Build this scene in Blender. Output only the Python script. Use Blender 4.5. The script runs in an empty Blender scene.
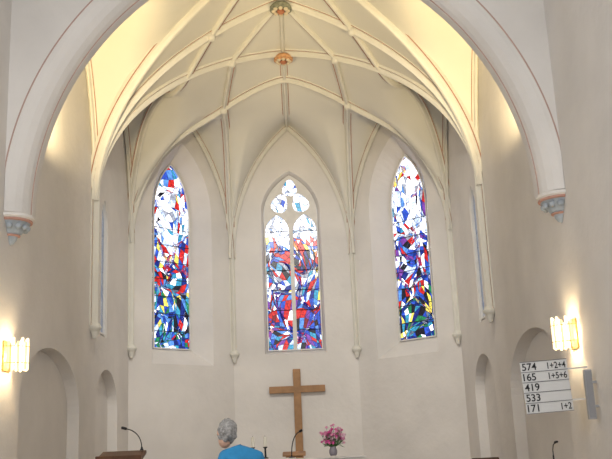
import bpy, bmesh, math, random
from mathutils import Vector, Matrix, noise
from mathutils.geometry import tessellate_polygon
random.seed(7)
sc = bpy.context.scene
COL = sc.collection
E = 1.6            # eye height

# ------------------------------------------------------------------ materials
def mat_plain(name, col, rough=0.6, metal=0.0, emit=None, estr=0.0, nscale=None, namt=0.06, bump=0.0, bscale=30):
    m = bpy.data.materials.new(name); m.use_nodes = True
    nt = m.node_tree; b = nt.nodes['Principled BSDF']
    b.inputs['Base Color'].default_value = (*col, 1)
    b.inputs['Roughness'].default_value = rough
    b.inputs['Metallic'].default_value = metal
    if emit:
        b.inputs['Emission Color'].default_value = (*emit, 1)
        b.inputs['Emission Strength'].default_value = estr
    tc = nt.nodes.new('ShaderNodeTexCoord')
    if nscale:
        n = nt.nodes.new('ShaderNodeTexNoise'); n.inputs['Scale'].default_value = nscale
        n.inputs['Detail'].default_value = 5
        nt.links.new(tc.outputs['Object'], n.inputs['Vector'])
        r = nt.nodes.new('ShaderNodeValToRGB')
        r.color_ramp.elements[0].position = 0.3; r.color_ramp.elements[1].position = 0.7
        lo = [max(0, c*(1-namt)) for c in col]; hi = [min(1, c*(1+namt)) for c in col]
        r.color_ramp.elements[0].color = (*lo, 1); r.color_ramp.elements[1].color = (*hi, 1)
        nt.links.new(n.outputs['Fac'], r.inputs['Fac'])
        nt.links.new(r.outputs['Color'], b.inputs['Base Color'])
    if bump:
        n2 = nt.nodes.new('ShaderNodeTexNoise'); n2.inputs['Scale'].default_value = bscale
        n2.inputs['Detail'].default_value = 4
        nt.links.new(tc.outputs['Object'], n2.inputs['Vector'])
        bp = nt.nodes.new('ShaderNodeBump'); bp.inputs['Strength'].default_value = bump
        bp.inputs['Distance'].default_value = 0.02
        nt.links.new(n2.outputs['Fac'], bp.inputs['Height'])
        nt.links.new(bp.outputs['Normal'], b.inputs['Normal'])
    return m

M_WALL = mat_plain('plaster', (0.70, 0.67, 0.635), 0.9, nscale=0.9, namt=0.07, bump=0.45, bscale=7)
M_VAULT = mat_plain('vault_plaster', (0.70, 0.68, 0.605), 0.9, nscale=0.8, namt=0.03, bump=0.15, bscale=8)
M_RIB = mat_plain('rib_stone', (0.68, 0.66, 0.59), 0.85, nscale=3, namt=0.04, bump=0.1)
M_PINK = mat_plain('painted_line', (0.38, 0.20, 0.14), 0.85, nscale=6, namt=0.12)
M_FAINT = mat_plain('faint_line', (0.44, 0.30, 0.25), 0.85, nscale=6, namt=0.08)
M_BAND = mat_plain('corbel_red', (0.50, 0.28, 0.22), 0.85, nscale=6, namt=0.12)
M_STONE = mat_plain('tracery_stone', (0.72, 0.70, 0.66), 0.85, nscale=6, namt=0.06)
M_FLOOR = mat_plain('floor_stone', (0.34, 0.29, 0.24), 0.5, nscale=2, namt=0.15)
M_WOOD = mat_plain('oak_wood', (0.34, 0.18, 0.075), 0.55, nscale=5, namt=0.2)
M_DWOOD = mat_plain('dark_wood', (0.09, 0.04, 0.02), 0.5, nscale=7, namt=0.3)
M_BLACK = mat_plain('black_metal', (0.015, 0.015, 0.018), 0.4, 0.3)
M_BRASS = mat_plain('brass', (0.55, 0.38, 0.14), 0.3, 0.9)
M_WHITE = mat_plain('white_cloth', (0.8, 0.79, 0.76), 0.85, nscale=8, namt=0.03)
M_CANDLE = mat_plain('candle_wax', (0.85, 0.82, 0.72), 0.5)
M_BOARD = mat_plain('board_white', (0.66, 0.66, 0.65), 0.6, nscale=4, namt=0.03)
M_LEAD = mat_plain('lead', (0.012, 0.012, 0.016), 0.6, 0.2)
M_GREYBOX = mat_plain('rail_grey', (0.09, 0.09, 0.10), 0.6)
M_ROD = mat_plain('lamp_glass', (1.0, 0.85, 0.6), 0.2, emit=(1.0, 0.82, 0.52), estr=1.7)
M_ROD2 = mat_plain('lamp_glass_edge', (0.8, 0.6, 0.35), 0.2, emit=(1.0, 0.72, 0.36), estr=0.95)

def newobj(name, me, mats=(), label=None, cat=None, kind=None, parent=None, smooth=False, group=None):
    for m in mats: me.materials.append(m)
    if smooth:
        for p in me.polygons: p.use_smooth = True
    o = bpy.data.objects.new(name, me); COL.objects.link(o)
    if label: o['label'] = label
    if cat: o['category'] = cat
    if kind: o['kind'] = kind
    if group: o['group'] = group
    if parent: o.parent = parent
    return o
def empty(name, loc, label=None, cat=None, kind=None, group=None):
    o = bpy.data.objects.new(name, None); COL.objects.link(o); o.location = loc
    o.empty_display_size = 0.1
    if label: o['label'] = label
    if cat: o['category'] = cat
    if kind: o['kind'] = kind
    if group: o['group'] = group
    return o
def bm_mesh(bm, name):
    bmesh.ops.recalc_face_normals(bm, faces=bm.faces)
    me = bpy.data.meshes.new(name); bm.to_mesh(me); bm.free(); return me
def pydata(name, v, f, mi=None, recalc=True, merge=0):
    me = bpy.data.meshes.new(name); me.from_pydata([tuple(p) for p in v], [], f)
    if mi: me.polygons.foreach_set('material_index', mi)
    bm = bmesh.new(); bm.from_mesh(me)
    if merge: bmesh.ops.remove_doubles(bm, verts=bm.verts, dist=merge)
    if recalc: bmesh.ops.recalc_face_normals(bm, faces=bm.faces)
    bm.to_mesh(me); bm.free(); return me
def box_bm(bm, c, s, bev=0.0, rot=None):
    r = bmesh.ops.create_cube(bm, size=1.0)
    vs = r['verts']
    for v in vs: v.co = Vector((v.co.x*s[0], v.co.y*s[1], v.co.z*s[2]))
    if bev:
        es = list({e for v in vs for e in v.link_edges})
        rr = bmesh.ops.bevel(bm, geom=es, offset=bev, segments=2, affect='EDGES')
        vs = list({v for f in rr['faces'] for v in f.verts} | {v for v in vs if v.is_valid})
    for v in vs:
        if rot: v.co = rot @ v.co
        v.co += Vector(c)
def lathe(profile, n=24, name='lathe', c=(0, 0, 0)):
    v = []; f = []
    for (r, z) in profile:
        for i in range(n):
            a = 2*math.pi*i/n
            v.append((c[0]+r*math.cos(a), c[1]+r*math.sin(a), c[2]+z))
    for k in range(len(profile)-1):
        for i in range(n):
            f.append((k*n+i, k*n+(i+1) % n, (k+1)*n+(i+1) % n, (k+1)*n+i))
    f.append(tuple(range(n-1, -1, -1))); f.append(tuple((len(profile)-1)*n+i for i in range(n)))
    return pydata(name, v, f)
def tube(pts, rads, n=8, name='tube'):
    v = []; f = []
    pts = [Vector(p) for p in pts]
    if not isinstance(rads, (list, tuple)): rads = [rads]*len(pts)
    ref = Vector((0.3, 1, 0.17)).normalized()
    for i, p in enumerate(pts):
        t = (pts[min(i+1, len(pts)-1)]-pts[max(i-1, 0)]).normalized()
        a = t.cross(ref).normalized(); b = t.cross(a)
        for k in range(n):
            an = 2*math.pi*k/n
            v.append(p+(a*math.cos(an)+b*math.sin(an))*rads[i])
    for i in range(len(pts)-1):
        for k in range(n):
            f.append((i*n+k, i*n+(k+1) % n, (i+1)*n+(k+1) % n, (i+1)*n+k))
    f.append(tuple(range(n-1, -1, -1))); f.append(tuple((len(pts)-1)*n+k for k in range(n)))
    return pydata(name, v, f)

# ------------------------------------------------------------------ plan
S = 3.2; D = 22.9; W = S/2+S/math.sqrt(2)
C3L = Vector((-S/2, D)); C3R = Vector((S/2, D))
C2L = Vector((-W, D-S/math.sqrt(2))); C2R = Vector((W, C2L.y))
C1L = Vector((-W, 16.88)); C1R = Vector((W, C1L.y))
YA0, YA1 = 11.72, 12.35
C0L = Vector((-W, YA1)); C0R = Vector((W, YA1))
A = Vector((0, D-W)); B = Vector((0, C1L.y)); F = Vector((0, (YA1+C1L.y)/2))
ZS = E+4.9
def HH(y): return 3.95+min(.27, max(0, (20.6-y)*.07))
CELLS = [(C1L, C2L, A, 1.15, .3), (C2L, C3L, A, 1.15, .3), (C3L, C3R, A, 1.15, .3), (C3R, C2R, A, 1.15, .3),
         (C2R, C1R, A, 1.15, .3), (C1R, C1L, A, 1.15, 0), (C0L, C1L, F, 1.15, .3), (C1L, C1R, F, 1.15, 0),
         (C1R, C0R, F, 1.15, .3), (C0R, C0L, F, 1.15, 0)]
CB = 1.0
def farc(s, c):
    s = min(1, max(0, s)); R = 1+c
    return math.sqrt(max(0, R*R-(s+c)**2))/math.sqrt(R*R-c*c)
def cellz(a, b, cw, drop, x, y):
    s = abs(a-b); r = min(1, a+b); H = HH(y)
    k = 0 if s > .9999 else (r-s)/(1-s)
    c = CB+(cw-CB)*k
    zc = ZS+(H-drop*k)*farc(s, c)
    rho = math.sqrt(x*x+(.6*max(0, y-A.y))**2)/W
    zb = ZS+H*farc(min(1, rho), CB)
    t = min(1, max(0, (r-.50)/.45)); w = t*t*(3-2*t)
    if drop == 0: w = 0
    return zb+(zc-zb)*w
def vz(x, y):
    best = None
    for P, Q, O, cw, dr in CELLS:
        p = P-O; q = Q-O; d = Vector((x, y))-O
        det = p.x*q.y-p.y*q.x
        a = (d.x*q.y-d.y*q.x)/det; b = (p.x*d.y-p.y*d.x)/det
        viol = max(-a, -b, a+b-1)
        if best is None or viol < best[0]:
            best = (viol, max(a, 0), max(b, 0), cw, dr)
    return cellz(*best[1:], x, y)

# vault surface
v = []; f = []
N = 40
for P, Q, O, cw, dr in CELLS:
    idx = {}
    for i in range(N+1):
        for j in range(N+1-i):
            a = i/N; b = j/N
            p = O+(P-O)*a+(Q-O)*b
            idx[i, j] = len(v); v.append((p.x, p.y, cellz(a, b, cw, dr, p.x, p.y)))
    for i in range(N):
        for j in range(N-i):
            f.append((idx[i, j], idx[i+1, j], idx[i, j+1]))
            if i+j < N-1: f.append((idx[i+1, j], idx[i+1, j+1], idx[i, j+1]))
me = pydata('ceiling', v, f, merge=0.001)
newobj('ceiling', me, [M_VAULT], kind='structure', smooth=True)

# ------------------------------------------------------------------ ribs
PROF = [(-.120, -.06), (-.120, .010), (-.096, .014), (-.056, .018), (-.046, .075), (-.020, .12), (.020, .12), (.046, .075), (.056, .018), (.096, .014), (.120, .010), (.120, -.06)]
PINKSEG = {1, 9}
trim_n = [0]
def sweep(frames, prof, pink, mats, label=None):
    v = []; f = []; mi = []
    for (p, n, m) in frames:
        for (a, b) in prof: v.append(p+n*a+m*b)
    L = len(prof)
    for i in range(len(frames)-1):
        for k in range(L-1):
            f.append((i*L+k, i*L+k+1, (i+1)*L+k+1, (i+1)*L+k)); mi.append(1 if k in pink else 0)
        f.append((i*L+L-1, i*L, (i+1)*L, (i+1)*L+L-1)); mi.append(0)
    f.append(tuple(range(L))); mi.append(0)
    f.append(tuple((len(frames)-1)*L+k for k in reversed(range(L)))); mi.append(0)
    trim_n[0] += 1
    me = pydata('trim', v, f, mi)
    return newobj('trim_%d' % trim_n[0], me, mats, kind='structure')
def path_rib(P, Q, consoleP=False, consoleQ=False, scale=1.0, shift=None):
    """rib draped on the vault along straight plan line P->Q"""
    n = 40; pts = []
    for i in range(n+1):
        t = i/n
        if consoleP and consoleQ: t = .5-.5*math.cos(math.pi*t)
        elif consoleP: t = 1-math.cos(math.pi/2*t)
        elif consoleQ: t = math.sin(math.pi/2*t)
        p = P+(Q-P)*t
        pts.append(Vector((p.x, p.y, vz(p.x, p.y))))
    d = (Q-P).normalized(); d3 = Vector((d.x, d.y, 0)); nn = Vector((-d.y, d.x, 0))
    fr = []
    for i, p in enumerate(pts):
        T = (pts[min(i+1, n)]-pts[max(0, i-1)]).normalized()
        m = Vector((d.x*T.z, d.y*T.z, -(T.x*d.x+T.y*d.y)))
        q = p.copy()
        if shift: q += shift
        fr.append((q, nn, m))
    return sweep(fr, [(a*scale, b*scale) for a, b in PROF], PINKSEG, [M_RIB, M_PINK])
def mir(p): return Vector((-p.x, p.y))
K = Vector((0, 19.95))
N1 = C2L+(F-C2L)*((C2L.y-C1L.y)/(C2L.y-F.y)); N2 = C1L+(A-C1L)*.70; N3 = C2L+(K-C2L)*.61
M0 = Vector((0, D-.02))
for sgn in (1, -1):
    g = (lambda p: p) if sgn == 1 else mir
    path_rib(g(C1L), A, consoleP=True)
    path_rib(g(C2L), K, consoleP=True, scale=.95)
    path_rib(g(C2L), F, consoleP=True, scale=.9)
    path_rib(g(C1L), F, consoleP=True, scale=1.15)
    path_rib(g(C0L), F, consoleP=True)
    path_rib(g(C3L), g(N3), consoleP=True, scale=.9)
    path_rib(g(N3), g(N2), scale=.85)
    path_rib(g(N2), B, scale=.85)
    # wall ribs
    path_rib(g(C1L), g(C2L), True, True, .7, Vector((sgn*.05, 0, 0)))
    path_rib(g(C2L), g(C3L), True, True, .7, Vector((sgn*.035, -.035, 0)))
    path_rib(g(C0L), g(C1L), True, True, .7, Vector((sgn*.05, 0, 0)))
path_rib(C1L, C1R, True, True)
path_rib(C3L, C3R, True, True, .9, Vector((0, -.05, 0)))
path_rib(M0, A, scale=.75)
path_rib(A, B, scale=.75)

# shafts and corbels
ZC = E+2.42
corbel_me = lathe([(.02, -.20), (.04, -.19), (.06, -.12), (.08, -.06), (.12, -.01), (.13, .03), (.11, .06), (.10, .10)], 16, 'corbel')
for m in (M_RIB,): corbel_me.materials.append(m)
for C, base in ((C1L, (1, 0)), (C2L, (.92, -.38)), (C3L, (.38, -.92)), (C3R, (-.38, -.92)), (C2R, (-.92, -.38)), (C1R, (-1, 0))):
    d = Vector((base[0], base[1], 0)); nn = Vector((-d.y, d.x, 0))
    fr = [(Vector((C.x, C.y, z))+d*.02, nn, d) for z in (ZC, ZC+1, ZS, ZS+.25)]
    sweep(fr, PROF, PINKSEG, [M_RIB, M_PINK])
    o = newobj('shaft_corbel', corbel_me.copy(), [], 'small tapered cream stone corbel ending a wall shaft', 'corbel', group='shaft corbels')
    o.location = (C.x+d.x*.08, C.y+d.y*.08, ZC-.05)

# bosses
def boss(P, r, cols):
    z = vz(P.x, P.y)-.21
    e = empty('vault_boss', (P.x, P.y, z), 'carved painted round boss at the rib crossing', 'boss', group='vault bosses')
    me = lathe([(r*.5, -.03), (r*.8, -.035), (r*.86, -.02), (r, -.02), (r, .04), (r*.8, .10)], 24, 'disc')
    newobj('disc', me, [cols[0]], parent=e)
    bm = bmesh.new()
    for k in range(8):
        a = k*math.pi/4
        bmesh.ops.create_uvsphere(bm, u_segments=8, v_segments=6, radius=r*.22, matrix=Matrix.Translation((math.cos(a)*r*.64, math.sin(a)*r*.64, -.04)) @ Matrix.Diagonal((1, 1, .8, 1)))
    newobj('petal_ring', bm_mesh(bm, 'rosette'), [cols[1]], parent=e, smooth=True)
    bm = bmesh.new()
    bmesh.ops.create_uvsphere(bm, u_segments=12, v_segments=8, radius=r*.36, matrix=Matrix.Translation((0, 0, -.045)) @ Matrix.Diagonal((1, 1, .8, 1)))
    newobj('centre_knob', bm_mesh(bm, 'rosette'), [cols[2]], parent=e, smooth=True)
M_BC = mat_plain('boss_cream', (.66, .56, .40), .7, nscale=14, namt=.2)
M_BR = mat_plain('boss_red', (.42, .16, .08), .7, nscale=14, namt=.4)
M_BG = mat_plain('boss_green', (.22, .23, .17), .7, nscale=14, namt=.4)
M_BO = mat_plain('boss_ochre', (.60, .32, .15), .7, nscale=14, namt=.3)
boss(A, .22, (M_BO, M_BC, M_BR)); boss(B, .23, (M_BG, M_BC, M_BR)); boss(F, .22, (M_BG, M_BC, M_BR))
for P in (N1, N2, N3):
    for q in (P, mir(P)):
        me = lathe([(.03, -.035), (.07, -.02), (.09, .02), (.09, .09)], 12, 'knob')
        o = newobj('rib_knob', me, [M_RIB], 'small plain stone knob at a rib crossing', 'boss', group='small rib knobs')
        o.location = (q.x, q.y, vz(q.x, q.y)-.15)

# ------------------------------------------------------------------ walls
def arch(uc, half, zb, zsp, ztop, c=1.0, n=12):
    pts = [(uc-half, zb), (uc+half, zb), (uc+half, zsp)]
    for i in range(1, n):
        t = i/n; s = math.cos(math.pi/2*t)
        pts.append((uc+half*s, zsp+(ztop-zsp)*farc(s, c)))
    pts.append((uc, ztop))
    for i in range(n-1, 0, -1):
        t = i/n; s = math.cos(math.pi/2*t)
        pts.append((uc-half*s, zsp+(ztop-zsp)*farc(s, c)))
    pts.append((uc-half, zsp))
    return pts
def mapper(O, U, Nn):
    def mp(u, z, d=0.0): return Vector((O[0]+U[0]*u+Nn[0]*d, O[1]+U[1]*u+Nn[1]*d, z))
    return mp
def make_wall(name, mp, outer, holes, mat=M_WALL):
    v = []; f = []
    loops = [outer]+[h[0] for h in holes]
    flat = [p for l in loops for p in l]
    tris = tessellate_polygon([[Vector((p[0], p[1], 0)) for p in l] for l in loops])
    for p in flat: v.append(mp(p[0], p[1]))
    for t in tris: f.append(tuple(t))
    for (o, inn, dep, back) in holes:
        b0 = len(v); n = len(o)
        for p in o: v.append(mp(p[0], p[1], 0))
        for p in inn: v.append(mp(p[0], p[1], dep))
        for i in range(n):
            j = (i+1) % n
            f.append((b0+i, b0+j, b0+n+j, b0+n+i))
        if back:
            for t in tessellate_polygon([[Vector((p[0], p[1], 0)) for p in inn]]):
                f.append(tuple(b0+n+k for k in t))
    me = pydata(name, v, f, merge=.0005)
    return newobj(name, me, [mat], kind='structure')
def plate(name, mp, outer, holes, d0, d1, mats, **kw):
    v = []; f = []
    loops = [outer]+holes
    flat = [p for l in loops for p in l]; n = len(flat)
    tris = tessellate_polygon([[Vector((p[0], p[1], 0)) for p in l] for l in loops])
    for p in flat: v.append(mp(p[0], p[1], d0))
    for p in flat: v.append(mp(p[0], p[1], d1))
    for t in tris:
        f.append(tuple(t)); f.append(tuple(k+n for k in reversed(t)))
    b = 0
    for l in loops:
        for i in range(len(l)):
            j = (i+1) % len(l)
            f.append((b+i, b+j, b+j+n, b+i+n))
        b += len(l)
    return newobj(name, pydata(name, v, f), mats, **kw)

# glass colours
GC = {'white': (.95, .97, 1), 'pale': (.62, .75, .95), 'grey': (.42, .46, .55), 'slate': (.16, .20, .30), 'blue': (.03, .10, .62), 'deep': (.01, .03, .25),
      'sky': (.12, .34, .85), 'cyan': (.05, .38, .60), 'red': (.70, .02, .02), 'dred': (.22, .01, .02), 'orange': (.9, .28, .03), 'yellow': (.9, .75, .12),
      'green': (.02, .25, .10), 'purple': (.22, .06, .40), 'black': (.01, .01, .02), 'pink': (.85, .40, .42), 'haze': (.32, .34, .37), 'haze_blue': (.26, .29, .35)}
GK = list(GC)
GM = []
for k in GK:
    c = GC[k]
    m = bpy.data.materials.new('glass_'+k); m.use_nodes = True
    nt = m.node_tree; b = nt.nodes['Principled BSDF']
    b.inputs['Base Color'].default_value = (c[0]*.3, c[1]*.3, c[2]*.3, 1); b.inputs['Roughness'].default_value = .25
    tc = nt.nodes.new('ShaderNodeTexCoord'); n = nt.nodes.new('ShaderNodeTexNoise'); n.inputs['Scale'].default_value = 16
    r = nt.nodes.new('ShaderNodeValToRGB')
    r.color_ramp.elements[0].position = .35; r.color_ramp.elements[1].position = .65
    lo = .4 if 'haze' not in k else .85
    r.color_ramp.elements[0].color = (c[0]*lo, c[1]*lo, c[2]*(lo+.08), 1); r.color_ramp.elements[1].color = (*c, 1)
    nt.links.new(tc.outputs['Object'], n.inputs['Vector']); nt.links.new(n.outputs['Fac'], r.inputs['Fac'])
    nt.links.new(r.outputs['Color'], b.inputs['Emission Color'])
    b.inputs['Emission Strength'].default_value = 2.9 if k == 'white' else (1.9 if k in ('pale', 'yellow', 'pink') else (.6 if 'haze' in k else 1.35))
    GM.append(m)
def wpick(d, rnd=None):
    t = (random.random() if rnd is None else rnd)*sum(d.values())
    for k, w in d.items():
        t -= w
        if t <= 0: return k
    return k
def pal_center(t):
    if t < .18: return dict(blue=3, white=1.2, deep=2.5, red=2, pale=1, purple=2, cyan=1, black=1.6, pink=.5, sky=1)
    if t < .30: return dict(blue=2, white=1.3, red=3, purple=1.5, pale=1, deep=2.2, dred=1, sky=1, black=.8)
    if t < .45: return dict(pale=2.5, red=2.2, grey=2, blue=2, white=2, deep=1.5, cyan=1, yellow=.5, black=1, slate=1)
    if t < .58: return dict(red=3.6, white=1.4, blue=2, orange=.8, pale=1, deep=1.5, yellow=.6, black=.8, sky=1)
    if t < .68: return dict(white=7, pale=3, red=.7, cyan=.6, grey=1, sky=.5)
    if t < .80: return dict(white=14, pale=3, cyan=.4, red=.2, grey=.6)
    return dict(white=14, pale=3, blue=.25, grey=.8, cyan=.3)
def pal_left(t):
    if t < .10: return dict(green=1.6, deep=2, white=1.4, blue=2, cyan=2, red=.8, sky=1.4, black=.8, pale=.8)
    if t < .28: return dict(deep=2.6, cyan=2.5, pale=1.4, green=1.6, blue=2, white=.9, yellow=.5, black=1.4, sky=1.4, red=.6)
    if t < .45: return dict(deep=2.6, white=1.6, blue=2, red=2.2, black=1.8, yellow=.5, cyan=1, slate=1, sky=.8)
    if t < .60: return dict(blue=2, white=2.2, red=2.2, pale=1.5, deep=1.8, yellow=.5, black=.9, sky=1)
    if t < .85: return dict(white=9, red=1.4, pale=3, blue=1.2, cyan=.6, yellow=.4, black=.6, grey=1, sky=.8)
    return dict(blue=2.2, white=3.6, red=1.8, pale=1.5, cyan=1, yellow=.4, sky=1, black=.4)
def pal_right(t):
    if t < .18: return dict(deep=2.8, green=2.0, white=.8, yellow=1.1, blue=2, black=2.2, cyan=1, slate=1, red=.5)
    if t < .35: return dict(deep=2.6, blue=2.5, white=1.2, green=1.2, red=1.2, yellow=.9, black=2, cyan=1, sky=.8)
    if t < .55: return dict(blue=2.8, white=2.6, deep=1.8, red=1.6, pale=1.5, purple=1.6, black=1, sky=1)
    if t < .82: return dict(white=9, blue=1.2, pale=3, red=1.1, purple=.6, cyan=.5, black=.7, grey=1, sky=.8)
    return dict(white=4, red=1.8, pale=1.6, yellow=1.0, blue=1.8, cyan=.6, sky=.8, black=.4)
def pal_slit(t): return dict(haze=3, haze_blue=3)
def glass(mp, outline, dep, pal, parent, seed, cell=.066, lead=.0042):
    random.seed(seed)
    us = [p[0] for p in outline]; zs = [p[1] for p in outline]
    u0, u1, z0, z1 = min(us)-.03, max(us)+.03, min(zs)-.03, max(zs)+.03
    nx = max(3, round((u1-u0)/cell)); nz = round((z1-z0)/(cell*1.6))
    bm = bmesh.new(); g = {}
    for i in range(nx+1):
        for j in range(nz+1):
            ju = (random.random()-.5)*.75*(u1-u0)/nx if 0 < i < nx else 0
            jz = (random.random()-.5)*.75*(z1-z0)/nz if 0 < j < nz else 0
            u = u0+(u1-u0)*i/nx; z = z0+(z1-z0)*j/nz
            env = math.sin(math.pi*i/nx)
            sh = noise.noise(Vector((u*2.3, z*1.8, seed)))*.62*env
            sz = noise.noise(Vector((u*2.3, z*1.8, seed+9)))*.62*min(1, 3*math.sin(math.pi*j/nz))
            g[i, j] = bm.verts.new((u+ju+sh, z+jz+sz, 0))
    for i in range(nx):
        for j in range(nz):
            q = [g[i, j], g[i+1, j], g[i+1, j+1], g[i, j+1]]
            t = (j+.5)/nz
            fs = []
            rr = random.random()
            if rr < .12: fs = [bm.faces.new((q[0], q[1], q[2])), bm.faces.new((q[0], q[2], q[3]))]
            elif rr < .24: fs = [bm.faces.new((q[0], q[1], q[3])), bm.faces.new((q[1], q[2], q[3]))]
            else: fs = [bm.faces.new(q)]
            cl = noise.noise(Vector((i*.30, j*.24, seed*3.1)))*1.8+.5
            for fc in fs:
                rnd = cl+random.uniform(-.11, .11) if random.random() < .60 else random.random()
                fc.material_index = GK.index(wpick(pal(t), rnd % 1.0))
    n = len(outline)
    for i in range(n):
        p = Vector((*outline[i], 0)); q = Vector((*outline[(i+1) % n], 0))
        e = q-p
        if e.length < 1e-5: continue
        no = Vector((e.y, -e.x, 0)).normalized()
        bmesh.ops.bisect_plane(bm, geom=bm.verts[:]+bm.edges[:]+bm.faces[:], plane_co=p, plane_no=no, clear_outer=True)
    orig = list(bm.faces)
    r = bmesh.ops.inset_individual(bm, faces=orig, thickness=lead, use_even_offset=True)
    for fc in r['faces']: fc.material_index = len(GK)
    for vv in bm.verts: vv.co = mp(vv.co.x, vv.co.y, dep)
    me = bpy.data.meshes.new('glass_pane'); bm.to_mesh(me); bm.free()
    return newobj('glass_pane', me, GM+[M_LEAD], parent=parent)
win_n = [0]
def window(mp, uc, half, zb, zsp, ztop, dep, pal, seed, tracery=False, c=1.2, bars=7, **gk):
    win_n[0] += 1
    go = arch(uc, half, zb, zsp, ztop, c)
    inn = arch(uc, half-.03, zb+.03, zsp, ztop-.05, c)
    if tracery:
        holes = [arch(uc-.370, .318, zb+.03, zsp-.48, zsp+.0, 1.0, 8), arch(uc+.370, .318, zb+.03, zsp-.48, zsp+.0, 1.0, 8)]
        for (du, zz, rr, tilt) in ((-.285, zsp+.285, .240, .35), (.285, zsp+.285, .240, -.35), (0, zsp+.71, .213, 0)):
            h = []
            for k in range(36):
                a = 2*math.pi*k/36
                # pointed tear-drop opening
                r = rr*(1+.22*max(0, math.cos(a-math.pi/2))**6-.05*math.cos(3*(a+math.pi/2)))
                x = r*math.cos(a)*.92; y = r*math.sin(a)
                h.append((uc+du+x*math.cos(tilt)+y*math.sin(tilt), zz+y*math.cos(tilt)-x*math.sin(tilt)))
            holes.append(h)
        fr = plate('window_%d' % win_n[0], mp, go, holes, dep-.07, dep-.02, [M_STONE], kind='structure')
    else:
        fr = plate('window_%d' % win_n[0], mp, go, [inn], dep-.06, dep-.01, [M_STONE], kind='structure')
    glass(mp, go, dep, pal, fr, seed, **gk)
    zs = [zb+(zsp-zb)*(k+1)/(bars+1)*1.02 for k in range(bars)]
    for z in zs:
        segs = ((uc-half, uc+half),) if not tracery else ((uc-half, uc-.05), (uc+.05, uc+half))
        for (ua, ub) in segs:
            newobj('saddle_bar', tube([mp(ua, z, dep-.03), mp(ub, z, dep-.03)], .010, 6, 'saddle_bar'), [M_LEAD], parent=fr)
    return go

ZTOP = 11.6
s2 = 1/math.sqrt(2)
WB, WT = E+2.5, E+7.25
mpB = mapper(C3L, (1, 0), (0, 1))
def whole(uc, half, zb, zsp, ztop, dep, c=1.2, sp=.2, slop=.3):
    return (arch(uc, half+sp, zb-slop, zsp, ztop+sp*1.2, c), arch(uc, half, zb, zsp, ztop, c), dep, False)
mk = make_wall('wall_back', mpB, [(0, 0), (S, 0), (S, ZTOP), (0, ZTOP)], [whole(S/2, .72, WB-.05, 7.7, 8.8, .22, sp=.07, slop=.10)])
window(mpB, S/2, .72, WB-.05, 7.7, 8.8, .22, pal_center, 3, tracery=True, bars=6)
SD = .50
mpBL = mapper(C2L, (s2, s2), (-s2, s2))
make_wall('wall_back_left', mpBL, [(0, 0), (S, 0), (S, ZTOP), (0, ZTOP)], [whole(S/2, .58, WB, 7.55, 8.95, SD, sp=.36, slop=.42)])
window(mpBL, S/2, .58, WB, 7.55, 8.95, SD, pal_left, 11)
mpBR = mapper(C3R, (s2, -s2), (s2, s2))
make_wall('wall_back_right', mpBR, [(0, 0), (S, 0), (S, ZTOP), (0, ZTOP)], [whole(S/2, .58, WB, 7.55, 8.95, SD, sp=.36, slop=.42)])
window(mpBR, S/2, .58, WB, 7.55, 8.95, SD, pal_right, 23)
Y0 = -5.0
YE = C2L.y
for side, sg in (('left', -1), ('right', 1)):
    mp = mapper((sg*W, 0), (0, 1), (sg, 0))
    holes = []
    n1 = arch(14.40, 1.72, .42, 2.35, 3.32, 0.0); n1i = arch(14.40, 1.67, .42, 2.35, 3.28, 0.0)
    n2 = arch(18.40, 1.02, .42, 2.55, 3.32, 0.0); n2i = arch(18.40, .98, .42, 2.55, 3.29, 0.0)
    holes += [(n1, n1i, .20, True), (n2, n2i, .20, True)]
    holes += [whole(18.0, .26, WB-.1, 6.3, 6.8, .08, sp=.03, slop=.04)]
    make_wall('wall_'+side, mp, [(Y0, 0), (YE, 0), (YE, ZTOP), (Y0, ZTOP)], holes)
    window(mp, 18.0, .26, WB-.1, 6.3, 6.8, .08, pal_slit, 40+sg, bars=0, lead=.001, cell=.09)
mp = mapper((-W, Y0), (1, 0), (0, -1))
make_wall('wall_front', mp, [(0, 0), (2*W, 0), (2*W, ZTOP), (0, ZTOP)], [])
bm = bmesh.new(); box_bm(bm, (0, (Y0+YA0)/2, ZTOP+.1), (2*W, YA0-Y0, .2))
newobj('ceiling.001', bm_mesh(bm, 'nave_ceiling'), [M_WALL], kind='structure')
prof = [(Y0, -.2), (Y0, 0), (7.5, 0), (7.5, .2), (13.2, .2), (13.2, .4), (D+.6, .4), (D+.6, -.2)]
v = [(-W-.4, y, z) for y, z in prof]+[(W+.4, y, z) for y, z in prof]; n = len(prof)
f = [tuple(range(n)), tuple(range(2*n-1, n-1, -1))]+[(i, (i+1) % n, n+(i+1) % n, n+i) for i in range(n)]
newobj('floor', pydata('floor', v, f), [M_FLOOR], kind='structure')

# ------------------------------------------------------------------ chancel arch
ZI = E+3.32; RH = 3.56; CC = .20
RO = .36
def archpt(off, n=64):
    R = RH*(1+CC)+off; c = RH*CC; pts = []
    amax = math.acos(c/R)
    for i in range(n+1):
        a = amax*i/n; pts.append((R*math.cos(a)-c, ZI+R*math.sin(a)))
    pts = [(min(x, W), z) for x, z in pts]
    left = [(-x, z) for x, z in reversed(pts[:-1])]
    return pts+left
RP = [(RO, YA0), (RO-.022, YA0+.003), (RO-.03, YA0+.012), (.27, YA0+.02), (.17, YA0+.06), (.09, YA0+.13), (.04, YA0+.22), (.02, YA0+.29), (.005, YA0+.30), (.0, YA0+.34), (.0, YA1-.16), (.05, YA1-.16), (.06, YA1-.12), (.2, YA1), (RO, YA1)]
v = []; f = []; mi = []
cols = [archpt(o) for o, y in RP]
n = len(cols[0])
for k, (o, y) in enumerate(RP):
    for (x, z) in cols[k]: v.append((x, y, z))
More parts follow.
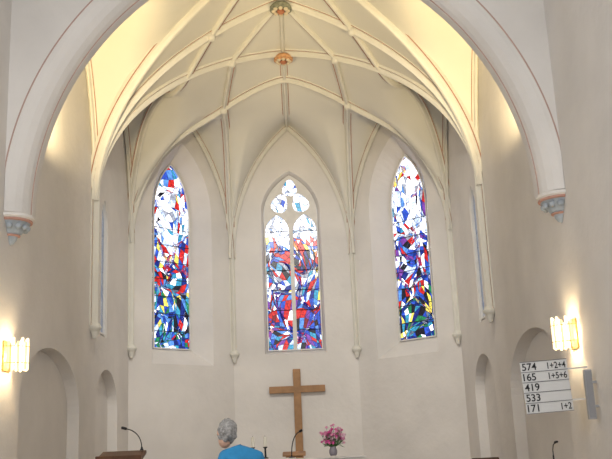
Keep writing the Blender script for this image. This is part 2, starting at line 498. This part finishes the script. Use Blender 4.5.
for k in range(len(RP)-1):
    for i in range(n-1):
        f.append((k*n+i, k*n+i+1, (k+1)*n+i+1, (k+1)*n+i)); mi.append(1 if k in (0, 7) else 0)
trim_n[0] += 1
newobj('trim_%d' % trim_n[0], pydata('arch', v, f, mi), [M_WALL, M_FAINT], kind='structure')
v = []; f = []
out = archpt(RO)
for y in (YA0, YA1):
    for (x, z) in out: v.append((max(-W, min(W, x)), y, z))
    for (x, z) in out: v.append((max(-W, min(W, x)), y, ZTOP))
for b in (0, 2*n):
    for i in range(n-1): f.append((b+i, b+i+1, b+n+i+1, b+n+i))
newobj('wall_chancel', pydata('wall_chancel', v, f), [M_WALL], kind='structure')
M_CBLUE = mat_plain('corbel_blue', (.36, .40, .44), .8, nscale=8, namt=.2)
def half_lathe(profile, sg, x0, n=12):
    v = []; f = []
    for (r, z) in profile:
        for i in range(n+1):
            a = -math.pi/2+math.pi*i/n
            v.append((x0-sg*r*math.cos(a), r*math.sin(a), z))
    m = n+1
    for k in range(len(profile)-1):
        for i in range(n): f.append((k*m+i, k*m+i+1, (k+1)*m+i+1, (k+1)*m+i))
        f.append((k*m+n, k*m, (k+1)*m, (k+1)*m+n))
    f.append(tuple(range(m))); f.append(tuple((len(profile)-1)*m+i for i in reversed(range(m))))
    return pydata('half', v, f)
for sg in (-1, 1):
    e = empty('arch_corbel', (sg*(W-.165), (YA0+YA1)/2, ZI-.06), 'painted stone corbel carrying the chancel arch, red band and grey-blue foliage', 'corbel', group='chancel arch corbels')
    x0 = sg*.16
    newobj('abacus', half_lathe([(.29, -.02), (.325, .0), (.325, .035), (.31, .05)], sg, x0), [M_WALL], parent=e)
    newobj('red_band', half_lathe([(.265, -.055), (.295, -.045), (.295, -.02)], sg, x0), [M_BAND], parent=e)
    newobj('bell', half_lathe([(.12, -.22), (.15, -.20), (.19, -.14), (.23, -.09), (.265, -.055)], sg, x0), [M_CBLUE], parent=e)
    newobj('lower_band', half_lathe([(.10, -.245), (.135, -.235), (.135, -.22)], sg, x0), [M_BAND], parent=e)
    newobj('foliage_tip', half_lathe([(.015, -.36), (.05, -.34), (.085, -.29), (.10, -.245)], sg, x0), [M_CBLUE], parent=e)
    bm = bmesh.new()
    for k in range(6):
        a = math.pi*(.08+.168*k)
        bmesh.ops.create_uvsphere(bm, u_segments=8, v_segments=6, radius=.045, matrix=Matrix.Translation((x0-sg*math.sin(a)*.225, -math.cos(a)*.225, -.12)))
    newobj('leaf_carving', bm_mesh(bm, 'leaves'), [M_CBLUE], parent=e, smooth=True)

# ------------------------------------------------------------------ wall lamps
for sg, yy, zz in ((-1, 12.05, E+1.36), (1, 12.05, E+1.34)):
    e = empty('wall_lamp', (sg*W, yy, zz), 'glowing wall sconce of vertical glass rods in a brass bracket', 'lamp', group='wall sconces')
    bm = bmesh.new(); box_bm(bm, (-sg*.012, 0, 0), (.024, .30, .40), .005)
    newobj('back_plate', bm_mesh(bm, 'p'), [M_BRASS], parent=e)
    for k in range(11):
        a = math.pi*(.04+.92*k/10)
        cx = -sg*(.06+math.sin(a)*.23); cy = -math.cos(a)*.18; L = (.38, .44)[k % 2]
        me = lathe([(.008, -L/2), (.020, -L/2+.012), (.020, L/2-.012), (.008, L/2)], 6, 'rod', (cx, cy, (k % 2)*.02))
        newobj('glass_rod', me, [M_ROD if k % 2 else M_ROD2], parent=e)
    for z in (-.10, .12):
        pts = [(-sg*(.02+math.sin(math.pi*t/12)*.30), -math.cos(math.pi*t/12)*.21, z) for t in range(13)]
        newobj('bracket', tube(pts, .005, 6), [M_BRASS], parent=e)
    l = bpy.data.lights.new('lamp_bulb', 'POINT'); l.energy = 34; l.color = (1, .80, .50); l.shadow_soft_size = .06
    lo = bpy.data.objects.new('lamp_bulb', l); COL.objects.link(lo); lo.location = (sg*(W-.17), yy, zz)

# ------------------------------------------------------------------ cross
e = empty('wooden_cross', (0, D-.03, .4), 'large plain light brown wooden cross standing against the apse wall', 'cross')
bm = bmesh.new(); box_bm(bm, (0, -.04, 1.575), (.19, .10, 3.15), .008)
newobj('upright', bm_mesh(bm, 'u'), [M_WOOD], parent=e)
bm = bmesh.new(); box_bm(bm, (0, -.045, 2.64), (1.42, .11, .17), .008)
newobj('crossbar', bm_mesh(bm, 'c'), [M_WOOD], parent=e)

# ------------------------------------------------------------------ altar
AY = 16.0; AT = 1.42
e = empty('altar', (0, AY, .4), 'altar table with white cloth', 'altar')
bm = bmesh.new(); box_bm(bm, (0, 0, .45), (1.8, .7, .9), .02)
newobj('base', bm_mesh(bm, 'b'), [M_STONE], parent=e)
bm = bmesh.new(); box_bm(bm, (0, 0, .95), (2.3, .95, .1), .02)
newobj('tabletop', bm_mesh(bm, 't'), [M_STONE], parent=e)
bm = bmesh.new(); box_bm(bm, (0, 0, 1.008), (2.34, .99, .016), .004)
me = bm_mesh(bm, 'cl')
newobj('altar_cloth', me, [M_WHITE], parent=e)
def candle(x, y, h, hold):
    e = empty('candlestick', (x, y, AT+.018), 'white candle in a black holder', 'candle', group='altar candles')
    newobj('holder', lathe([(.055, 0), (.055, .015), (.018, .03), (.016, hold-.03), (.04, hold-.01), (.04, hold)], 14), [M_BLACK], parent=e)
    newobj('candle', lathe([(.022, hold), (.028, hold+.01), (.028, hold+h), (.012, hold+h+.003)], 12), [M_CANDLE], parent=e)
    newobj('wick', tube([(0, 0, hold+h), (0.002, 0, hold+h+.025)], .003, 5), [M_BLACK], parent=e)
candle(-.77, AY-.2, .17, .20); candle(-.56, AY-.1, .17, .20)
random.seed(5)
FS = 1.40
e = empty('flower_vase', (.62, AY-.1, AT+.018), 'bouquet of pink and magenta flowers in a small grey vase', 'flowers')
e.scale = (FS, FS, FS)
M_VASE = mat_plain('vase_glaze', (.30, .28, .32), .2)
newobj('vase', lathe([(.035, 0), (.05, .03), (.052, .06), (.036, .10), (.038, .115), (.032, .115)], 18), [M_VASE], parent=e, smooth=True)
M_LEAF = mat_plain('leaf_green', (.10, .24, .08), .6, nscale=12, namt=.3)
fm = [mat_plain('petal_magenta', (.88, .14, .48), .6), mat_plain('petal_pink', (.95, .42, .66), .6), mat_plain('petal_white', (.97, .75, .86), .6)]
bs = bmesh.new()
heads = []
for k in range(95):
    a = random.random()*6.28; rr = random.random()**.55*.15
    p = Vector((math.cos(a)*rr, math.sin(a)*rr, .14+random.random()*.21*(1.2-rr*3)))
    heads.append(p)
for p in heads:
    bs.from_mesh(tube([(0, 0, .09), (p.x*.5, p.y*.5, .13), tuple(p)], .0025, 5))
newobj('stem', bm_mesh(bs, 'stems'), [M_LEAF], parent=e).__setitem__('kind', 'stuff')
bl = bmesh.new()
for k in range(18):
    a = random.random()*6.28; r0 = .05+random.random()*.08; z = .11+random.random()*.10
    M = Matrix.Translation((math.cos(a)*r0, math.sin(a)*r0, z)) @ Matrix.Rotation(a, 4, 'Z') @ Matrix.Rotation(random.uniform(-.9, .4), 4, 'Y')
    ps = [(-.04, 0, 0), (0, .015, .005), (.045, 0, -.01), (0, -.015, .005)]
    bl.faces.new([bl.verts.new(M @ Vector(q)) for q in ps])
lf = newobj('foliage', bm_mesh(bl, 'fol'), [M_LEAF], parent=e); lf['kind'] = 'stuff'
for p in heads:
    bm = bmesh.new(); ncol = random.choice([0, 0, 1, 1, 1, 2]); R = .026+random.random()*.010
    for ring, (np_, tilt) in enumerate(((7, .35), (5, .9))):
        for k in range(np_):
            a = k*2*math.pi/np_+ring
            M = Matrix.Translation(p) @ Matrix.Rotation(a, 4, 'Z') @ Matrix.Rotation(-tilt, 4, 'Y')
            ps = [(0, 0, 0), (R*.6, R*.4, .004), (R*1.15, 0, .0), (R*.6, -R*.4, .004)]
            bm.faces.new([bm.verts.new(M @ Vector(q)) for q in ps])
    bmesh.ops.create_uvsphere(bm, u_segments=6, v_segments=5, radius=R*.45, matrix=Matrix.Translation(p+Vector((0, 0, .006))))
    newobj('flower', bm_mesh(bm, 'fl'), [fm[ncol]], parent=e)
e = empty('book_stand', (-.06, AY-.15, AT+.02), 'small brown wooden book stand on the altar', 'book stand')
bm = bmesh.new(); box_bm(bm, (0, 0, .075), (.40, .26, .02), .004, None)
for vv in bm.verts: vv.co = Matrix.Rotation(math.radians(14), 3, 'X') @ (vv.co-Vector((0, 0, .075)))+Vector((0, 0, .06))
newobj('rest', bm_mesh(bm, 's'), [M_WOOD], parent=e)
bm = bmesh.new(); box_bm(bm, (0, .06, .035), (.3, .03, .07), .004)
newobj('foot', bm_mesh(bm, 's'), [M_WOOD], parent=e)
def gooseneck(name, base, tip, parent=None, baser=.05, label=None, nr=.0055):
    b = Vector(base); t = Vector(tip); e = parent or empty(name, base, label, 'microphone')
    o = Vector((0, 0, 0)) if not parent else b
    d = t-b; pts = []
    for i in range(13):
        s = i/12
        pts.append(o+Vector((d.x*s**2.4, d.y*s**2.4, d.z*(1-(1-s)**1.35))))
    newobj('neck', tube(pts, nr, 6), [M_BLACK], parent=e)
    dirn = (pts[-1]-pts[-2]).normalized()
    newobj('capsule', tube([pts[-1], pts[-1]+dirn*.015, pts[-1]+dirn*.06, pts[-1]+dirn*.07], [nr, nr*2.4, nr*2.6, nr*1.4], 8), [M_BLACK], parent=e)
    newobj('foot', lathe([(baser, 0), (baser, .012), (.012, .02), (.01, .04)], 16, c=tuple(o)), [M_BLACK], parent=e)
    return e
gooseneck('altar_microphone', (-.10, AY-.42, AT+.018), (.04, AY-.46, AT+.44), label='black gooseneck microphone standing on the altar', nr=.009)

# ------------------------------------------------------------------ lectern with microphone
e = empty('lectern', (-1.88, 10.0, .2), 'dark wooden lectern with slanted reading top', 'lectern')
bm = bmesh.new(); box_bm(bm, (0, 0, .03), (.48, .4, .06), .01); newobj('base', bm_mesh(bm, 'b'), [M_DWOOD], parent=e)
bm = bmesh.new(); box_bm(bm, (0, 0, .68), (.30, .22, 1.26), .01); newobj('column', bm_mesh(bm, 'b'), [M_DWOOD], parent=e)
bm = bmesh.new(); R = Matrix.Rotation(math.radians(14), 3, 'X')
box_bm(bm, (0, 0, 1.385), (.49, .36, .04), .006, R); box_bm(bm, (0, -.17, 1.365), (.49, .025, .07), .004, R)
newobj('reading_top', bm_mesh(bm, 'b'), [M_DWOOD], parent=e)
gooseneck('lectern_microphone', (-1.68, 10.12, 1.645), (-1.83, 10.06, 1.88), baser=.02, label='thin black gooseneck microphone on the dark lectern', nr=.0065)
e = empty('microphone_stand', (2.84, 10.0, .2), 'slim black microphone stand near the wall', 'microphone')
newobj('foot', lathe([(.14, 0), (.14, .015), (.02, .03), (.012, .05)], 20), [M_BLACK], parent=e)
newobj('pole', tube([(0, 0, .03), (0, 0, 1.2)], .009, 8), [M_BLACK], parent=e)
newobj('neck', tube([(0, 0, 1.2), (0, 0, 1.26), (.005, -.02, 1.31), (.015, -.04, 1.33)], .006, 6), [M_BLACK], parent=e)
newobj('capsule', tube([(.015, -.04, 1.33), (.02, -.06, 1.34), (.03, -.10, 1.345)], [.010, .015, .012], 8), [M_BLACK], parent=e)
e = empty('chair', (2.9, 13.9, .4), 'dark wooden chair with slatted back', 'chair')
for a in (-1, 1):
    for b in (-1, 1):
        bm = bmesh.new(); hh = .92 if b == 1 else .44
        box_bm(bm, (a*.19, b*.19, hh/2), (.04, .04, hh), .004); newobj('leg', bm_mesh(bm, 'l'), [M_DWOOD], parent=e)
bm = bmesh.new(); box_bm(bm, (0, 0, .455), (.44, .44, .04), .01); newobj('seat', bm_mesh(bm, 's'), [M_DWOOD], parent=e)
bm = bmesh.new(); box_bm(bm, (0, .19, .88), (.42, .03, .1), .008)
newobj('backrest', bm_mesh(bm, 'k'), [M_DWOOD], parent=e)
bm = bmesh.new(); box_bm(bm, (0, .19, .68), (.38, .02, .07), .005)
newobj('back_slat', bm_mesh(bm, 'k'), [M_DWOOD], parent=e)

# ------------------------------------------------------------------ hymn board
BX0, BX1, BY = 2.98, 3.59, 11.62
e = empty('hymn_board', ((BX0+BX1)/2, BY, E+.635), 'white hymn number board with black numerals and dark rails', 'sign')
e.rotation_euler = (0, math.radians(-2.5), 0)
bw = BX1-BX0; bh = .66
bm = bmesh.new(); box_bm(bm, (0, 0, 0), (bw, .02, bh), .003); newobj('panel', bm_mesh(bm, 'p'), [M_BOARD], parent=e)
rows = [('574', '1+2+4'), ('165', '1+5+6'), ('419', ''), ('533', ''), ('171', '1+2')]
rh = bh/5
for k in range(6):
    bm = bmesh.new(); box_bm(bm, (0, -.014, bh/2-k*rh), (bw, .012, .006)); newobj('rail', bm_mesh(bm, 'r'), [M_GREYBOX], parent=e)
def text(s, x, z, size, nm, sx=1.0, right=None):
    cu = bpy.data.curves.new('t', 'FONT'); cu.body = s; cu.size = 1.0; cu.extrude = .01; cu.offset = .012; cu.resolution_u = 6
    to = bpy.data.objects.new('t', cu); COL.objects.link(to)
    bpy.context.view_layer.update()
    me = bpy.data.meshes.new_from_object(to.evaluated_get(bpy.context.evaluated_depsgraph_get()))
    bpy.data.objects.remove(to)
    me.transform(Matrix.Scale(size, 4))
    xs = [vv.co.x for vv in me.vertices]; wdt = (max(xs)-min(xs))*sx
    if right is not None: x = right-wdt
    me.transform(Matrix.Translation((x, -.014, z)) @ Matrix.Rotation(math.pi/2, 4, 'X') @ Matrix.Diagonal((sx, 1, 1, 1)) @ Matrix.Translation((-min(xs), 0, 0)))
    me.materials.clear()
    newobj(nm, me, [M_BLACK], parent=e)
for k, (a, b) in enumerate(rows):
    z = bh/2-(k+1)*rh+.023
    text(a, -bw/2+.02, z, .130, 'numeral', 1.0)
    if b: text(b, 0, z, .118, 'numeral', .82, right=bw/2-.02)
for zz in (.2, -.2):
    bm = bmesh.new(); box_bm(bm, (bw/2+.13, .0, zz), (.26, .015, .02)); newobj('wall_bracket', bm_mesh(bm, 'w'), [M_BOARD], parent=e)
# column loudspeaker
e = empty('column_loudspeaker', (W, 11.40, E+.50), 'slim flat grey column loudspeaker on the wall', 'loudspeaker')
M_LG = mat_plain('speaker_body', (0.36, 0.36, 0.37), 0.7)
M_LG2 = mat_plain('speaker_grille', (0.28, 0.28, 0.29), 0.8)
bm = bmesh.new(); box_bm(bm, (-.10, 0, 0), (.095, .07, .62), .004); newobj('cabinet', bm_mesh(bm, 'c'), [M_LG], parent=e)
bm = bmesh.new(); box_bm(bm, (-.10, -.038, 0), (.075, .008, .58), .002); newobj('grille', bm_mesh(bm, 'c'), [M_LG2], parent=e)
for zz in (.15, -.15):
    bm = bmesh.new(); box_bm(bm, (-.027, 0, zz), (.053, .03, .03)); newobj('mount', bm_mesh(bm, 'c'), [M_LG], parent=e)

# ------------------------------------------------------------------ person
def eval_mesh(o, name):
    bpy.context.view_layer.update()
    me = bpy.data.meshes.new_from_object(o.evaluated_get(bpy.context.evaluated_depsgraph_get()))
    me.name = name; bpy.data.objects.remove(o); return me
def skin(nodes, edges, name, sub=2):
    keys = list(nodes); me = bpy.data.meshes.new(name)
    me.from_pydata([nodes[k][0] for k in keys], [(keys.index(a), keys.index(b)) for a, b in edges], [])
    o = bpy.data.objects.new(name, me); COL.objects.link(o)
    md = o.modifiers.new('s', 'SKIN'); md.use_smooth_shade = True
    for i, k in enumerate(keys):
        r = nodes[k][1]; r = r if isinstance(r, tuple) else (r, r)
        me.skin_vertices[0].data[i].radius = r
        me.skin_vertices[0].data[i].use_root = (i == 0)
    if sub: o.modifiers.new('u', 'SUBSURF').levels = sub
    return eval_mesh(o, name)
def largest_island(me):
    bm = bmesh.new(); bm.from_mesh(me); seen = set(); best = []
    for v0 in bm.verts:
        if v0 in seen: continue
        st = [v0]; seen.add(v0); comp = []
        while st:
            x = st.pop(); comp.append(x)
            for e_ in x.link_edges:
                y = e_.other_vert(x)
                if y not in seen: seen.add(y); st.append(y)
        if len(comp) > len(best): best = comp
    keep = set(best)
    bmesh.ops.delete(bm, geom=[x for x in bm.verts if x not in keep], context='VERTS')
    bm.to_mesh(me); bm.free()
M_SKIN = mat_plain('skin', (.62, .38, .28), .55, nscale=14, namt=.06)
M_HAIR = mat_plain('grey_hair', (.31, .30, .29), .9, nscale=34, namt=.42, bump=.8, bscale=70)
M_SHIRT = mat_plain('blue_shirt', (.02, .22, .46), .8, nscale=10, namt=.15)
M_TROUS = mat_plain('grey_trousers', (.08, .08, .10), .85, nscale=10, namt=.1)
LEAN = -.10
nd = {'pelvis': ((.03, 0, .92), (.15, .11)), 'waist': ((.03, 0, 1.05), (.14, .105)), 'chest': ((.015, .02, 1.21), (.15, .115)),
      'upper': ((-.01, .05, 1.345), (.105, .085)), 'neck': ((-.05, .08, 1.41), .056), 'nk2': ((LEAN, .12, 1.48), .054)}
ed = [('pelvis', 'waist'), ('waist', 'chest'), ('chest', 'upper'), ('upper', 'neck'), ('neck', 'nk2')]
for s_, sd in ((1, 'R'), (-1, 'L')):
    zz = -.02 if s_ > 0 else .0
    nd['sh'+sd] = ((s_*.165, .03, 1.335+zz), .062); nd['el'+sd] = ((s_*.245, .0, 1.07), .046)
    nd['wr'+sd] = ((s_*.20, .19, .96), .028); nd['pa'+sd] = ((s_*.17, .27, .93), (.032, .022))
    ed += [('upper', 'sh'+sd), ('sh'+sd, 'el'+sd), ('el'+sd, 'wr'+sd), ('wr'+sd, 'pa'+sd)]
    nd['hp'+sd] = ((s_*.09+.02, 0, .84), .092); nd['kn'+sd] = ((s_*.10, .02, .47), .060)
    nd['an'+sd] = ((s_*.10, -.02, .09), .042); nd['to'+sd] = ((s_*.115, .14, .04), (.042, .03))
    ed += [('pelvis', 'hp'+sd), ('hp'+sd, 'kn'+sd), ('kn'+sd, 'an'+sd), ('an'+sd, 'to'+sd)]
body = skin(nd, ed, 'body')
bb = bmesh.new(); bb.from_mesh(body)
HC = Vector((LEAN-.01, .145, 1.56))
HR = Matrix.Rotation(math.radians(12), 4, 'Y') @ Matrix.Rotation(math.radians(2), 4, 'Z') @ Matrix.Rotation(math.radians(-22), 4, 'X') @ Matrix.Scale(1.10, 4)
def blob(bm, c, r, rot=None, seg=20):
    M = Matrix.Translation(HC) @ HR @ Matrix.Translation(c) @ Matrix.Diagonal((*r, 1))
    bmesh.ops.create_uvsphere(bm, u_segments=seg, v_segments=seg//2+2, radius=1, matrix=M)
blob(bb, (0, -.01, .02), (.076, .096, .098)); blob(bb, (0, .025, -.045), (.058, .070, .075))
blob(bb, (0, .095, -.015), (.013, .022, .024), seg=10); blob(bb, (0, .085, -.065), (.026, .014, .010), seg=10)
for s_ in (-1, 1):
    blob(bb, (s_*.078, -.005, -.005), (.012, .020, .032), seg=10)
    blob(bb, (s_*.032, .075, .02), (.016, .014, .008), seg=10)
for s_ in (-1, 1):
    for k in range(4):
        L = (.075, .085, .08, .062)[k]
        x0 = s_*.17+(k-1.5)*.019
        m2 = skin({'a': ((x0, .26, .93), .011), 'b': ((x0, .27+L*.5, .928), .0095), 'c': ((x0, .27+L*.8, .91), .0088), 'd': ((x0, .27+L, .885), .0078)}, [('a', 'b'), ('b', 'c'), ('c', 'd')], 'fg', 1)
        bb.from_mesh(m2)
    m2 = skin({'a': ((s_*.15, .22, .93), .013), 'b': ((s_*.115, .255, .925), .011), 'c': ((s_*.11, .295, .915), .009)}, [('a', 'b'), ('b', 'c')], 'th', 1)
    bb.from_mesh(m2)
me = bpy.data.meshes.new('person'); bb.to_mesh(me); bb.free()
o = bpy.data.objects.new('tmp', me); COL.objects.link(o)
rm = o.modifiers.new('r', 'REMESH'); rm.mode = 'VOXEL'; rm.voxel_size = .008
sm = o.modifiers.new('sm', 'SMOOTH'); sm.iterations = 3
me = eval_mesh(o, 'person'); largest_island(me)
person = newobj('person', me, [M_SKIN], 'standing person seen from behind with short grey hair and blue shirt', 'person', smooth=True)
bm = bmesh.new()
blob(bm, (0, -.018, .018), (.085, .105, .111), seg=56)
Mi = (Matrix.Translation(HC) @ HR).inverted()
for vv in list(bm.verts):
    l = Mi @ vv.co
    if (l.y > .045 and l.z < .075) or l.z < -.095+max(0, l.y+.02)*1.1+noise.noise(vv.co*60)*.015: bm.verts.remove(vv)
    else:
        dd = (vv.co-HC).normalized()
        strand = noise.noise(Vector((l.x*70, l.y*70, l.z*20)))
        vv.co += dd*(noise.noise(vv.co*26)*.018+strand*.008)
hm = newobj('hair', bm_mesh(bm, 'hair'), [M_HAIR], parent=person, smooth=True)
sd_ = hm.modifiers.new('so', 'SOLIDIFY'); sd_.thickness = .012; sd_.offset = -1
for s_ in (-1, 1):
    bm = bmesh.new(); blob(bm, (s_*.030, .083, .004), (.010, .006, .006), seg=10)
    newobj('eye', bm_mesh(bm, 'eye'), [M_WHITE], parent=person, smooth=True)
def fat(keys, add):
    out = {}
    for k in keys:
        p, r = nd[k]; r = r if isinstance(r, tuple) else (r, r)
        out[k] = (p, (r[0]+add, r[1]+add))
    return out
sh = fat(['pelvis', 'waist', 'chest', 'upper', 'shR', 'elR', 'shL', 'elL'], .018)
sh['nkb'] = ((-.05, .075, 1.425), (.066, .064))
sh['pelvis'] = ((.03, 0, .88), (.175, .13))
me = skin(sh, [('pelvis', 'waist'), ('waist', 'chest'), ('chest', 'upper'), ('upper', 'nkb'), ('upper', 'shR'), ('shR', 'elR'), ('upper', 'shL'), ('shL', 'elL')], 'shirt')
bm = bmesh.new(); bm.from_mesh(me)
for vv in bm.verts:
    vv.co += vv.normal*(noise.noise(Vector((vv.co.x*9, vv.co.y*9, vv.co.z*16)))*.010)
bm.to_mesh(me); bm.free()
newobj('shirt', me, [M_SHIRT], parent=person, smooth=True)
tr = {'pelvis': ((.03, 0, .92), (.155, .115))}
tr.update(fat(['hpR', 'knR', 'anR', 'hpL', 'knL', 'anL'], .022))
for k in ('anR', 'anL'): tr[k] = ((tr[k][0][0], tr[k][0][1], .10), (.075, .075))
me = skin(tr, [('pelvis', 'hpR'), ('hpR', 'knR'), ('knR', 'anR'), ('pelvis', 'hpL'), ('hpL', 'knL'), ('knL', 'anL')], 'trousers')
newobj('trousers', me, [M_TROUS], parent=person, smooth=True)
for s_ in (1, -1):
    me = skin({'h': ((s_*.10, -.04, .05), (.05, .045)), 'm': ((s_*.105, .06, .045), (.05, .04)), 't': ((s_*.115, .17, .04), (.042, .034))}, [('h', 'm'), ('m', 't')], 'shoe')
    newobj('shoe', me, [M_BLACK], parent=person, smooth=True)
person.location = (-.48, 8.8, .2); person.rotation_euler = (0, 0, math.radians(22))

# ------------------------------------------------------------------ lights
def area(name, loc, tgt, sx, sy, pw, col=(1, 1, 1)):
    l = bpy.data.lights.new(name, 'AREA'); l.shape = 'RECTANGLE'; l.size = sx; l.size_y = sy; l.energy = pw; l.color = col
    o = bpy.data.objects.new(name, l); COL.objects.link(o); o.location = loc
    o.rotation_euler = (Vector(tgt)-Vector(loc)).to_track_quat('-Z', 'Y').to_euler(); return o
area('nave_fill', (0, -3.5, 4), (0, 18, 4), 6, 5, 480, (.98, .99, 1))  # added soft fill from behind the camera, no window built there
area('nave_side_fill', (3.7, 7.5, 5.0), (-3.8, 11.5, 4.0), 3.0, 3.5, 120, (.98, .99, 1))  # added side fill balancing nave walls against the arch wall, no window here
area('nave_side_fill', (-3.7, 7.5, 5.0), (3.8, 11.5, 4.0), 3.0, 3.5, 190, (.98, .99, 1))  # matching fill added on the left, also without a window
def spot(name, loc, tgt, pw, col, ang=100):
    l = bpy.data.lights.new(name, 'SPOT'); l.energy = pw; l.color = col; l.spot_size = math.radians(ang); l.spot_blend = .9; l.shadow_soft_size = .15
    o = bpy.data.objects.new(name, l); COL.objects.link(o); o.location = loc
    o.rotation_euler = (Vector(tgt)-Vector(loc)).to_track_quat('-Z', 'Y').to_euler()
for sg in (-1, 1):
    spot('uplight', (sg*3.3, 12.65, 6.0), (sg*2.9, 15.6, 8.9), 980, (1, .78, .42), 84)
    spot('choir_fill_spot', (sg*1.1, 12.6, 9.8), (sg*.6, 21.5, 3.4), 980, (1, .97, .91), 76)  # unseen fill added behind the arch to brighten the choir, no fixture
w = bpy.data.worlds.new('World'); sc.world = w; w.use_nodes = True
w.node_tree.nodes['Background'].inputs[0].default_value = (.8, .9, 1, 1); w.node_tree.nodes['Background'].inputs[1].default_value = .5
sc.view_settings.view_transform = 'Standard'

# ------------------------------------------------------------------ camera
cd = bpy.data.cameras.new('Camera'); cam = bpy.data.objects.new('Camera', cd); COL.objects.link(cam)
cd.sensor_width = 36; cd.lens = 886/612*36; cd.clip_start = .05
yaw, pitch, roll = .0123, math.radians(13.8), math.radians(-2.5)
cam.matrix_world = Matrix.Translation((.12, 0, E)) @ Matrix.Rotation(-yaw, 4, 'Z') @ Matrix.Rotation(math.pi/2+pitch, 4, 'X') @ Matrix.Rotation(roll, 4, 'Z')
sc.camera = cam
